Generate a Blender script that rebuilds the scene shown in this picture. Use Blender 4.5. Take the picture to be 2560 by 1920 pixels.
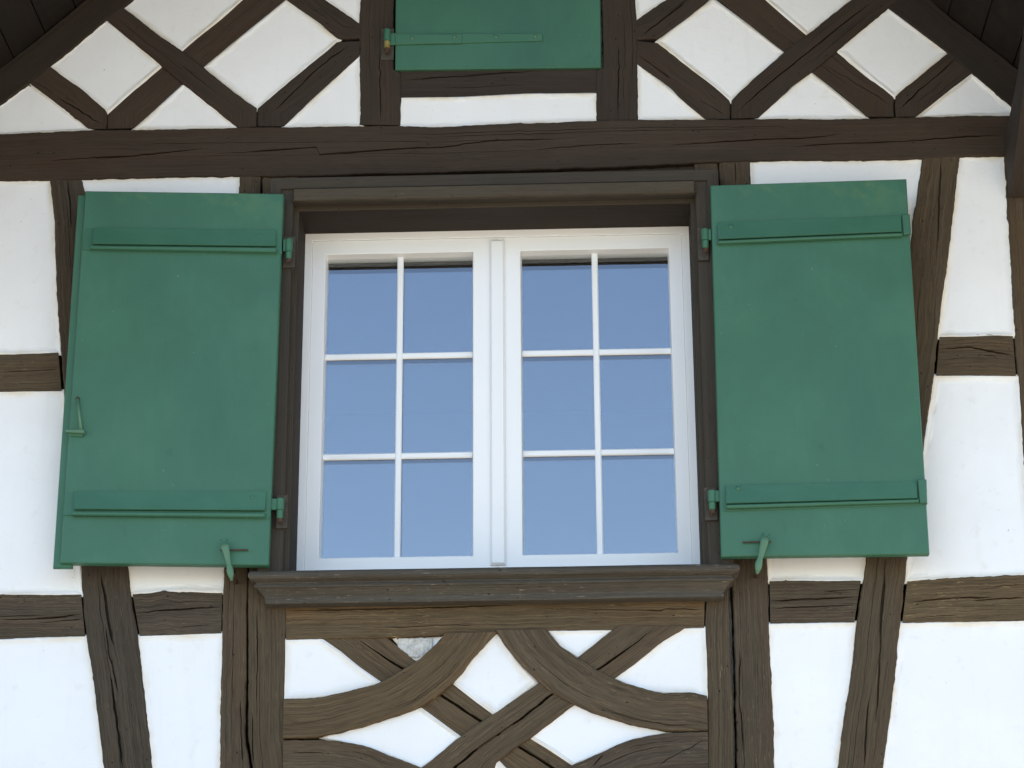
import bpy, bmesh, math, random
import numpy as np
from mathutils import Vector, Matrix, noise

random.seed(7)
scene = bpy.context.scene
for o in list(bpy.data.objects):
    bpy.data.objects.remove(o)
COL = scene.collection

# ------------------------------------------------------------------ camera
SILL_Z = 3.80                                   # height of the visible window foot above the ground
F_PX = 85.0 / 36.0 * 2560.0
CAM = np.array([0.30731416, -7.31056043, -2.20704967 + SILL_Z])
YAW, PITCH, ROLL = [math.radians(a) for a in (-1.97723805, 20.74331343, -0.33608377)]
FWD = np.array([math.sin(YAW) * math.cos(PITCH), math.cos(YAW) * math.cos(PITCH), math.sin(PITCH)])
_r = np.array([math.cos(YAW), -math.sin(YAW), 0.0])
_u = np.cross(_r, FWD)
RGT = math.cos(ROLL) * _r + math.sin(ROLL) * _u
UPV = -math.sin(ROLL) * _r + math.cos(ROLL) * _u
cd = bpy.data.cameras.new('camera')
cd.sensor_width = 36.0
cd.lens = 85.0
cd.clip_start = 0.1
cd.clip_end = 4000.0
cam = bpy.data.objects.new('camera', cd)
COL.objects.link(cam)
cam.matrix_world = Matrix(((RGT[0], UPV[0], -FWD[0], CAM[0]), (RGT[1], UPV[1], -FWD[1], CAM[1]),
                           (RGT[2], UPV[2], -FWD[2], CAM[2]), (0, 0, 0, 1)))
scene.camera = cam

# ------------------------------------------------------------------ sky, sun, exposure
SUN_EL, SUN_AZ = math.radians(46), math.radians(52)      # the sun stands behind the house: the gable is in open shade
world = bpy.data.worlds.new('World')
scene.world = world
world.use_nodes = True
wn = world.node_tree
bg = wn.nodes['Background']
sky = wn.nodes.new('ShaderNodeTexSky')
sky.sky_type = 'NISHITA'
sky.sun_disc = False
sky.sun_elevation = SUN_EL
sky.sun_rotation = SUN_AZ
sky.air_density = 1.0
sky.dust_density = 0.8
sky.ozone_density = 1.0
wn.links.new(sky.outputs[0], bg.inputs[0])
bg.inputs[1].default_value = 0.13
sl = bpy.data.lights.new('sun', 'SUN')
sl.energy = 4.2
sl.angle = math.radians(0.5)
sl.color = (1.0, 0.94, 0.85)
sun = bpy.data.objects.new('sun', sl)
COL.objects.link(sun)
sd = Vector((math.sin(SUN_AZ) * math.cos(SUN_EL), math.cos(SUN_AZ) * math.cos(SUN_EL), math.sin(SUN_EL)))
sun.rotation_euler = sd.to_track_quat('Z', 'Y').to_euler()
sun.location = (0, 30, 40)
vs = scene.view_settings
vs.view_transform = 'Standard'
vs.look = 'None'
vs.gamma = 1.0
vs.use_curve_mapping = False
vs.exposure = 1.76
scene.render.resolution_x, scene.render.resolution_y = 1024, 768

# ------------------------------------------------------------------ pixel to place
def P(px, py, y=0.0):
    """point of the plane y = const that the photograph shows at a pixel (2560 x 1920)"""
    d = FWD + (px - 1280.0) / F_PX * RGT - (py - 960.0) / F_PX * UPV
    t = (y - CAM[1]) / d[1]
    return CAM + t * d
ZR = {'R1': (0, 0, 2.304), 'R2': (800, 0, 2.304), 'R3': (1600, 0, 2.304), 'R4': (0, 400, 2.765), 'R5': (0, 900, 2.765),
      'R6': (1700, 350, 2.572), 'R7': (1700, 900, 2.572), 'R8': (700, 400, 3.687), 'S1': (0, 1400, 3.16),
      'S2': (600, 1380, 3.073), 'S3': (1200, 1380, 3.073), 'S4': (1860, 1380, 3.073), 'S5': (1200, 400, 3.16),
      'S6': (700, 1100, 3.687), 'S7': (500, 1200, 5.923), 'S8': (1740, 1180, 5.927)}
def g(r, *c):
    x0, y0, s = ZR[r]
    return [(x0 + c[i] / s, y0 + c[i + 1] / s) for i in range(0, len(c), 2)]
def XZ(pts, y=0.0):
    return np.array([[P(a, b, y)[0], P(a, b, y)[2]] for a, b in pts])

# ------------------------------------------------------------------ materials
class NT:
    def __init__(s, name):
        s.m = bpy.data.materials.new(name)
        s.m.use_nodes = True
        s.t = s.m.node_tree
        s.b = s.t.nodes['Principled BSDF']
        s.out = s.t.nodes['Material Output']
    def n(s, kind, **kw):
        nd = s.t.nodes.new('ShaderNode' + kind)
        for k, v in kw.items():
            setattr(nd, k, v)
        return nd
    def l(s, a, b):
        s.t.links.new(a, b)
    def coord(s, which='UV'):
        return s.n('TexCoord').outputs[which]
    def mapping(s, c, scale, loc=(0, 0, 0)):
        mp = s.n('Mapping')
        mp.inputs['Scale'].default_value = scale
        mp.inputs['Location'].default_value = loc
        s.l(c, mp.inputs['Vector'])
        return mp.outputs[0]
    def noise(s, c, scale, detail=4, rough=0.55, dist=0.0):
        nd = s.n('TexNoise')
        nd.inputs['Scale'].default_value = scale
        nd.inputs['Detail'].default_value = detail
        nd.inputs['Roughness'].default_value = rough
        nd.inputs['Distortion'].default_value = dist
        s.l(c, nd.inputs['Vector'])
        return nd.outputs['Fac']
    def ramp(s, f, stops):
        r = s.n('ValToRGB')
        e = r.color_ramp.elements
        while len(e) < len(stops):
            e.new(0.5)
        for i, (p, c) in enumerate(stops):
            e[i].position = p
            e[i].color = (c, c, c, 1) if not hasattr(c, '__len__') else (*c, 1)
        s.l(f, r.inputs[0])
        return r.outputs[0]
    def mix(s, f, a, b, mode='MIX'):
        m = s.n('Mix', data_type='RGBA', blend_type=mode)
        for sock, v in ((m.inputs[0], f), (m.inputs[6], a), (m.inputs[7], b)):
            if hasattr(v, 'links'):
                s.l(v, sock)
            elif hasattr(v, '__len__'):
                sock.default_value = (*v, 1)
            else:
                sock.default_value = v
        return m.outputs[2]
    def math(s, op, a, b=0.0):
        m = s.n('Math', operation=op)
        for sock, v in ((m.inputs[0], a), (m.inputs[1], b)):
            if hasattr(v, 'links'):
                s.l(v, sock)
            else:
                sock.default_value = v
        return m.outputs[0]
    def bump(s, h, strength, dist, prev=None):
        b = s.n('Bump')
        b.inputs['Strength'].default_value = strength
        b.inputs['Distance'].default_value = dist
        s.l(h, b.inputs['Height'])
        if prev is not None:
            s.l(prev, b.inputs['Normal'])
        return b.outputs[0]
    def done(s, col=None, rough=0.6, normal=None, spec=0.5):
        if col is not None:
            if hasattr(col, 'links'):
                s.l(col, s.b.inputs['Base Color'])
            else:
                s.b.inputs['Base Color'].default_value = (*col, 1)
        if hasattr(rough, 'links'):
            s.l(rough, s.b.inputs['Roughness'])
        else:
            s.b.inputs['Roughness'].default_value = rough
        s.b.inputs['Specular IOR Level'].default_value = spec
        if normal is not None:
            s.l(normal, s.b.inputs['Normal'])
        return s.m

def wood(name, dark, mid, light, fleck=(0.26, 0.19, 0.10), fleck_at=0.65, relief=0.36, crisp=1.0):
    k = NT(name)
    uv = k.coord('UV')
    rnd = k.n('ObjectInfo').outputs['Random']
    broad = k.noise(k.mapping(uv, (2.2, 9, 1)), 1.0, 4, 0.6, 0.4)
    grain = k.noise(k.mapping(uv, (1.7, 190, 1)), 1.0, 7, 0.72, 0.05)
    fine = k.noise(k.mapping(uv, (14, 420, 1), (3, 5, 0)), 1.0, 3, 0.6)
    g1 = k.ramp(grain, [(0.50 - 0.17 / crisp, dark), (0.50, mid), (0.50 + 0.19 / crisp, light)])
    col = k.mix(k.ramp(broad, [(0.30, 0.0), (0.72, 0.75)]), g1, k.mix(0.55, g1, light))
    col = k.mix(k.ramp(fine, [(0.32, 0.6 * crisp), (0.50, 0.0)]), col, [c * 0.45 for c in dark])
    drift = k.noise(k.mapping(uv, (1.1, 12, 1), (5, 1, 0)), 1.0, 4, 0.6, 0.5)
    col = k.mix(k.ramp(drift, [(0.36, 0.0), (0.62, 0.6)]), col, k.mix(1.0, col, (0.92, 0.99, 1.0), 'MULTIPLY'))
    col = k.mix(k.ramp(drift, [(0.30, 0.7), (0.48, 0.0)]), col, k.mix(1.0, col, (1.08, 0.97, 0.88), 'MULTIPLY'))
    fl = k.noise(k.mapping(uv, (20, 210, 1), (9, 2, 0)), 1.0, 4, 0.7)
    flm = k.noise(k.mapping(uv, (3, 7, 1), (1, 8, 0)), 1.0, 3, 0.5)
    flmask = k.math('MULTIPLY', k.ramp(fl, [(fleck_at - 0.06, 0.0), (fleck_at + 0.04, 1.0)]), k.ramp(flm, [(0.42, 0.0), (0.60, 0.9)]))
    col = k.mix(flmask, col, fleck)
    vo = k.n('TexVoronoi')
    vo.inputs['Scale'].default_value = 1.0
    k.l(k.mapping(uv, (20, 34, 1)), vo.inputs['Vector'])
    holes = k.math('MULTIPLY', k.ramp(vo.outputs['Distance'], [(0.05, 1.0), (0.10, 0.0)]), k.ramp(flm, [(0.40, 0.0), (0.5, 1.0)]))
    col = k.mix(holes, col, [c * 0.25 for c in dark])
    val = k.math('ADD', k.math('MULTIPLY', rnd, 0.42), 0.80)
    hsv = k.n('HueSaturation')
    k.l(col, hsv.inputs['Color'])
    k.l(val, hsv.inputs['Value'])
    k.l(k.math('ADD', k.math('MULTIPLY', rnd, 0.25), 0.86), hsv.inputs['Saturation'])
    h = k.math('ADD', k.math('MULTIPLY', grain, 1.0), k.math('MULTIPLY', fine, 0.35))
    h = k.math('SUBTRACT', h, holes)
    nm = k.bump(h, relief, 0.004)
    nm = k.bump(broad, 0.2, 0.008, nm)
    return k.done(hsv.outputs[0], 0.78, nm, 0.25)

M = {}
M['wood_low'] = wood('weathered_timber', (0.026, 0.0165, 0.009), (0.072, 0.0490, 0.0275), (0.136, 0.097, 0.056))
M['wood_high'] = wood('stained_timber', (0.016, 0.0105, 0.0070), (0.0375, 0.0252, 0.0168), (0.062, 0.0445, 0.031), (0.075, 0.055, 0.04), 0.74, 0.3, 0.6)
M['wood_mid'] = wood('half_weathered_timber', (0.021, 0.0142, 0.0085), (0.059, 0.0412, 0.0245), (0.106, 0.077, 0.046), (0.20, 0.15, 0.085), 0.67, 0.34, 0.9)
M['casing'] = wood('casing_timber', (0.030, 0.0225, 0.0155), (0.052, 0.041, 0.029), (0.084, 0.069, 0.050), (0.30, 0.23, 0.15), 0.72, 0.2, 0.6)
M['sill'] = wood('weathered_sill', (0.040, 0.031, 0.021), (0.078, 0.063, 0.045), (0.125, 0.105, 0.078), (0.42, 0.33, 0.23), 0.66, 0.25, 0.8)
M['wood_dark'] = wood('dark_timber', (0.011, 0.0075, 0.0053), (0.023, 0.016, 0.011), (0.038, 0.028, 0.020), (0.045, 0.034, 0.025), 0.76, 0.3, 0.5)  # deeper brown than the other framing, for rafters and reveal lining
M['soffit'] = wood('soffit_timber', (0.006, 0.004, 0.003), (0.012, 0.008, 0.0055), (0.018, 0.012, 0.008), (0.02, 0.014, 0.01), 0.78, 0.3)

k = NT('lime_plaster')
gp = k.n('NewGeometry')
ob = gp.outputs['Position']
at = k.n('Attribute', attribute_name='edge').outputs['Fac']
n1 = k.noise(ob, 2.6, 5, 0.6)
n2 = k.noise(ob, 22, 5, 0.6)
n3 = k.noise(ob, 180, 3, 0.6)
base = k.ramp(n1, [(0.3, (0.80, 0.795, 0.78)), (0.7, (0.85, 0.85, 0.845))])
base = k.mix(k.ramp(n2, [(0.60, 0.0), (0.78, 0.35)]), base, (0.66, 0.62, 0.54))
ed = k.math('MULTIPLY', at, k.ramp(n2, [(0.3, 0.35), (0.65, 0.9)]))
base = k.mix(ed, base, (0.66, 0.58, 0.44))
sp = k.noise(ob, 55, 2, 0.5)
base = k.mix(k.ramp(sp, [(0.77, 0.0), (0.80, 0.6)]), base, (0.35, 0.31, 0.26))
run = k.noise(k.mapping(ob, (26, 26, 2.2)), 1.0, 4, 0.6)
base = k.mix(k.ramp(run, [(0.56, 0.0), (0.76, 0.12)]), base, (0.62, 0.60, 0.55))
nm = k.bump(n1, 0.4, 0.02)
nm = k.bump(n2, 0.18, 0.005, nm)
nm = k.bump(n3, 0.25, 0.0015, nm)
M['plaster'] = k.done(base, 0.9, nm, 0.2)

k = NT('crumbled_mortar')
ob = k.coord('Object')
n1 = k.noise(ob, 60, 6, 0.7)
M['mortar'] = k.done(k.ramp(n1, [(0.3, (0.40, 0.38, 0.33)), (0.55, (0.62, 0.60, 0.55)), (0.7, (0.74, 0.73, 0.69))]), 0.95, k.bump(n1, 0.9, 0.01), 0.1)

def green(name, c, lichen=True, fade=1.0):
    k = NT(name)
    uv = k.coord('UV')
    v = k.n('SeparateXYZ')
    k.l(uv, v.inputs[0])
    a = k.noise(k.mapping(uv, (1.5, 3.2, 1)), 1.0, 5, 0.6)
    b = k.noise(k.mapping(uv, (3, 60, 1)), 1.0, 5, 0.6)
    col = k.ramp(a, [(0.25, [x * 0.88 for x in c]), (0.75, [x * 1.12 for x in c])])
    col = k.mix(k.ramp(b, [(0.35, 0.14), (0.65, 0.0)]), col, [x * 0.78 for x in c])
    cloud = k.noise(k.mapping(uv, (2.6, 3.4, 1), (7, 3, 0)), 1.0, 6, 0.62, 0.4)
    col = k.mix(k.ramp(cloud, [(0.36, 0.55), (0.58, 0.0)]), col, [x * 0.80 for x in c])
    col = k.mix(k.ramp(cloud, [(0.52, 0.0), (0.74, 0.5)]), col, (c[0] * 1.5, c[1] * 1.12, c[2] * 1.22))
    jf = k.math('FRACT', k.math('DIVIDE', v.outputs[1], 0.168))
    joint = k.ramp(jf, [(0.0, 0.0), (0.012, 1.0)])
    chip = k.noise(k.mapping(uv, (40, 60, 1)), 1.0, 3, 0.5)
    col = k.mix(k.ramp(chip, [(0.735, 0.0), (0.755, 0.7)]), col, (0.20, 0.25, 0.17))
    drt = k.noise(k.mapping(uv, (9, 14, 1), (4, 4, 0)), 1.0, 4, 0.6)
    col = k.mix(k.ramp(drt, [(0.63, 0.0), (0.75, 0.35)]), col, [x * 0.6 for x in c])
    if lichen:      # green-yellow bloom towards the head of a leaf; uv.x is the height up the leaf, 0 at its head
        top = k.ramp(k.math('ADD', v.outputs[0], 1.0), [(0.80, 0.0), (0.97, 1.0)])
        ln = k.noise(k.mapping(uv, (7, 5, 1), (2.3, 6.1, 0)), 1.0, 4, 0.6, 0.6)
        col = k.mix(k.math('MULTIPLY', top, k.ramp(ln, [(0.52, 0.0), (0.70, 0.38)])), col, (0.13, 0.22, 0.07))
    h = k.math('ADD', k.math('MULTIPLY', b, 0.35), chip)
    if lichen:
        h = k.math('ADD', h, k.math('MULTIPLY', joint, 0.5))
    return k.done(col, k.ramp(a, [(0.3, 0.42), (0.7, 0.58)]), k.bump(h, 0.18, 0.0025), 0.4)
M['green'] = green('green_shutter_paint', (0.041, 0.138, 0.081))
M['iron'] = green('green_painted_iron', (0.044, 0.145, 0.082), False)
M['iron_worn'] = green('worn_green_iron', (0.085, 0.185, 0.105), False)

k = NT('rusted_iron')
n1 = k.noise(k.coord('Object'), 90, 4, 0.6)
M['rust'] = k.done(k.ramp(n1, [(0.3, (0.03, 0.02, 0.015)), (0.7, (0.09, 0.05, 0.03))]), 0.8, k.bump(n1, 0.4, 0.002), 0.3)
k = NT('ochre_bare_patch')
n1 = k.noise(k.coord('Object'), 60, 5, 0.65)
M['ochre'] = k.done(k.ramp(n1, [(0.3, (0.045, 0.038, 0.030)), (0.7, (0.085, 0.074, 0.060))]), 0.85, k.bump(n1, 0.4, 0.002), 0.2)
k = NT('brass_pin')
n1 = k.noise(k.coord('Object'), 90, 4, 0.6)
M['brass'] = k.done(k.ramp(n1, [(0.3, (0.16, 0.12, 0.03)), (0.7, (0.32, 0.26, 0.08))]), 0.5, None, 0.5)

k = NT('white_window_plastic')
n1 = k.noise(k.coord('Object'), 3, 4, 0.6)
M['white'] = k.done(k.ramp(n1, [(0.3, (0.85, 0.855, 0.85)), (0.7, (0.88, 0.88, 0.875))]), 0.38, None, 0.45)

k = NT('double_glazing')
lw = k.n('LayerWeight')                         # Schlick's curve, the same from both sides of a sheet
f5 = k.math('POWER', lw.outputs['Facing'], 5.0)
F0 = 0.185                                      # a coated sheet sends back more than plain glass
fr = k.math('ADD', k.math('MULTIPLY', f5, 1 - F0), F0)
gl = k.n('BsdfGlossy')
gl.inputs['Roughness'].default_value = 0.0
gl.inputs['Color'].default_value = (1.0, 0.975, 1.0, 1)
tr = k.n('BsdfTransparent')
tr.inputs['Color'].default_value = (0.90, 0.94, 0.94, 1)
wv = k.noise(k.coord('Object'), 2.2, 2, 0.4)
nb = k.bump(wv, 0.02, 0.02)
k.l(nb, gl.inputs['Normal'])
ms = k.n('MixShader')
k.l(fr, ms.inputs[0])
k.l(tr.outputs[0], ms.inputs[1])
k.l(gl.outputs[0], ms.inputs[2])
k.l(ms.outputs[0], k.out.inputs['Surface'])
M['glass'] = k.m
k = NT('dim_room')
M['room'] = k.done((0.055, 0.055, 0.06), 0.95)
k = NT('roof_tile')
M['tile'] = k.done(k.ramp(k.noise(k.coord('Object'), 8, 4), [(0.3, (0.16, 0.07, 0.045)), (0.7, (0.27, 0.12, 0.075))]), 0.85)
k = NT('pale_gravel_yard')
gn = k.noise(k.coord('Object'), 0.25, 6, 0.65)
gf = k.noise(k.coord('Object'), 30, 4, 0.6)
gc = k.ramp(gn, [(0.35, (0.31, 0.27, 0.205)), (0.7, (0.38, 0.335, 0.265))])
M['ground'] = k.done(k.mix(k.ramp(gf, [(0.3, 0.35), (0.6, 0.0)]), gc, (0.18, 0.16, 0.12)), 0.95, k.bump(gf, 0.5, 0.02))

# ------------------------------------------------------------------ object helpers
def empty(name, loc, parent=None):
    o = bpy.data.objects.new(name, None)
    o.empty_display_size = 0.2
    COL.objects.link(o)
    off = Vector((0, 0, 0))
    if parent is not None:
        o.parent = parent
        off = parent['_at'] if False else WORLD_AT[parent.name]
    o.location = Vector(loc) - off
    WORLD_AT[o.name] = Vector(loc)
    return o
WORLD_AT = {}
def tag(o, label=None, cat=None, group=None, kind=None):
    for a, b in (('label', label), ('category', cat), ('group', group), ('kind', kind)):
        if b:
            o[a] = b
    return o
def link_mesh(name, verts, faces, mat, parent=None, uvs=None, smooth=False, attr=None, fix=True):
    v = np.array(verts, float)
    c = (v.min(0) + v.max(0)) / 2
    me = bpy.data.meshes.new(name)
    me.from_pydata([tuple(p) for p in v - c], [], faces)
    if uvs is not None:
        lay = me.uv_layers.new(name='UVMap')
        li = np.zeros(len(me.loops), dtype=np.int32)
        me.loops.foreach_get('vertex_index', li)
        lay.data.foreach_set('uv', np.array(uvs, dtype=np.float32)[li].ravel())
    if attr is not None:
        a = me.attributes.new('edge', 'FLOAT', 'POINT')
        a.data.foreach_set('value', np.array(attr, dtype=np.float32))
    if fix:
        bm = bmesh.new()
        bm.from_mesh(me)
        bmesh.ops.recalc_face_normals(bm, faces=bm.faces)
        bm.to_mesh(me)
        bm.free()
    if smooth:
        me.shade_smooth()
    me.materials.append(M[mat])
    o = bpy.data.objects.new(name, me)
    COL.objects.link(o)
    off = Vector((0, 0, 0))
    if parent is not None:
        o.parent = parent
        off = WORLD_AT[parent.name]
    o.location = Vector(c) - off
    WORLD_AT[o.name] = Vector(c)
    return o
def box_v(x0, x1, y0, y1, z0, z1):
    return [(x, y, z) for x in (x0, x1) for y in (y0, y1) for z in (z0, z1)]
BOXF = [(0, 1, 3, 2), (4, 6, 7, 5), (0, 4, 5, 1), (2, 3, 7, 6), (0, 2, 6, 4), (1, 5, 7, 3)]
def box(name, x0, x1, y0, y1, z0, z1, mat, parent=None):
    v = box_v(x0, x1, y0, y1, z0, z1)
    return link_mesh(name, v, BOXF, mat, parent, [(a[0], a[2] + a[1]) for a in v])
def slab(name, poly, yf, yb, mat, parent, ch=0.003, grain='z', origin=None):
    """flat board: outline in (x, z), front face at yf, back at yb, chamfered front and back arris"""
    p = np.array(poly, float)
    n = len(p)
    c = p.mean(0)
    def inset(d):
        out = []
        for i in range(n):
            a, b, e = p[i - 1], p[i], p[(i + 1) % n]
            t1 = (b - a) / np.linalg.norm(b - a)
            t2 = (e - b) / np.linalg.norm(e - b)
            n1 = np.array([-t1[1], t1[0]])
            n2 = np.array([-t2[1], t2[0]])
            if np.dot(c - b, n1 + n2) < 0:
                n1, n2 = -n1, -n2
            m = (n1 + n2) / max(0.3, 1 + np.dot(n1, n2))
            out.append(b + m * d)
        return np.array(out)
    q = inset(ch)
    loops = [(q, yb), (p, yb - ch * np.sign(yb - yf)), (p, yf + ch * np.sign(yb - yf)), (q, yf)]
    V, F, U = [], [], []
    o0 = np.array(origin) if origin is not None else np.array([p[:, 0].min(), p[:, 1].max()])
    for r, y in loops:
        for a in r:
            V.append((a[0], y, a[1]))
            d = a - o0
            U.append((d[1], d[0]) if grain == 'z' else (d[0] - 7, d[1] + 3))
    for j in range(3):
        for i in range(n):
            k2 = (i + 1) % n
            F.append((j * n + i, j * n + k2, (j + 1) * n + k2, (j + 1) * n + i))
    F.append(tuple(range(n))[::-1])
    F.append(tuple(range(3 * n, 4 * n)))
    return link_mesh(name, V, F, mat, parent, U)
def frame_sweep(name, x0, x1, z0, z1, loops, mat, parent, foot=True):
    """mitred frame: loops of (inset, y); without foot it is an open-bottomed surround"""
    V, F, U = [], [], []
    per = []
    for d, y in loops:
        cs = [(x0 + d, z0 + (d if foot else 0)), (x0 + d, z1 - d), (x1 - d, z1 - d), (x1 - d, z0 + (d if foot else 0))]
        per.append([(a, y, b) for a, b in cs])
    m = 4 if foot else 3
    acc = 0.0
    for s in range(m):
        base = len(V)
        acc = 0.0
        for j in range(len(loops)):
            a, b = per[j][s], per[j][(s + 1) % 4]
            if j:
                acc += math.dist(loops[j], loops[j - 1])
            for q in (a, b):
                V.append(q)
                along = q[2] if a[0] == b[0] else q[0]
                U.append((along + s * 3.1, acc + s * 1.7))
        for j in range(len(loops) - 1):
            i = base + 2 * j
            F.append((i, i + 1, i + 3, i + 2))
    return link_mesh(name, V, F, mat, parent, U, fix=False)
def lathe(name, pts, cx, cy, mat, parent, axis='z', n=16):
    """pts: (radius, height) turned about a vertical axis at (cx, cy), or about the y axis at (x=cx, z=cy)"""
    V, F = [], []
    for r, h in pts:
        for i in range(n):
            a = 2 * math.pi * i / n
            if axis == 'z':
                V.append((cx + r * math.cos(a), cy + r * math.sin(a), h))
            elif axis == 'y':
                V.append((cx + r * math.cos(a), h, cy + r * math.sin(a)))
            else:
                V.append((h, cx + r * math.cos(a), cy + r * math.sin(a)))
    for j in range(len(pts) - 1):
        for i in range(n):
            k2 = (i + 1) % n
            F.append((j * n + i, j * n + k2, (j + 1) * n + k2, (j + 1) * n + i))
    F.append(tuple(range(n)))
    F.append(tuple(range((len(pts) - 1) * n, len(pts) * n)))
    return link_mesh(name, V, F, mat, parent, [(v[2] * 3, v[0] * 3) for v in V])
def loft(name, path, half_w, half_t, mat, parent, n=10):
    """forged bar: path of (x, y, z), elliptical section half_w across the wall plane, half_t in y"""
    V, F = [], []
    pth = [np.array(p, float) for p in path]
    for i, p in enumerate(pth):
        t = pth[min(i + 1, len(pth) - 1)] - pth[max(i - 1, 0)]
        t = t / np.linalg.norm(t)
        s = np.cross(t, (0, 1, 0))
        s = s / np.linalg.norm(s)
        q = np.cross(s, t)
        for k2 in range(n):
            a = 2 * math.pi * k2 / n
            ca, sa = math.cos(a), math.sin(a)
            ca = math.copysign(abs(ca) ** 0.7, ca)
            sa = math.copysign(abs(sa) ** 0.7, sa)
            V.append(tuple(p + s * half_w[i] * ca + q * half_t[i] * sa))
    for j in range(len(pth) - 1):
        for i in range(n):
            k2 = (i + 1) % n
            F.append((j * n + i, j * n + k2, (j + 1) * n + k2, (j + 1) * n + i))
    F.append(tuple(range(n)))
    F.append(tuple(range((len(pth) - 1) * n, len(pth) * n)))
    return link_mesh(name, V, F, mat, parent, [(v[2] * 3, v[0] * 3) for v in V], smooth=True)

def resample(pts, n, curve=False):
    p = np.array(pts, float)
    if curve and len(p) > 2:
        q = []
        e = np.vstack([2 * p[0] - p[1], p, 2 * p[-1] - p[-2]])
        for i in range(len(p) - 1):
            a, b, c, d = e[i], e[i + 1], e[i + 2], e[i + 3]
            for t in np.linspace(0, 1, 12, endpoint=False):
                q.append(0.5 * (2 * b + (c - a) * t + (2 * a - 5 * b + 4 * c - d) * t * t + (3 * b - a - 3 * c + d) * t ** 3))
        q.append(p[-1])
        p = np.array(q)
    s = np.concatenate([[0], np.cumsum(np.linalg.norm(np.diff(p, axis=0), axis=1))])
    t = np.linspace(0, s[-1], n)
    return np.stack([np.interp(t, s, p[:, 0]), np.interp(t, s, p[:, 1])], 1)

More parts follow.
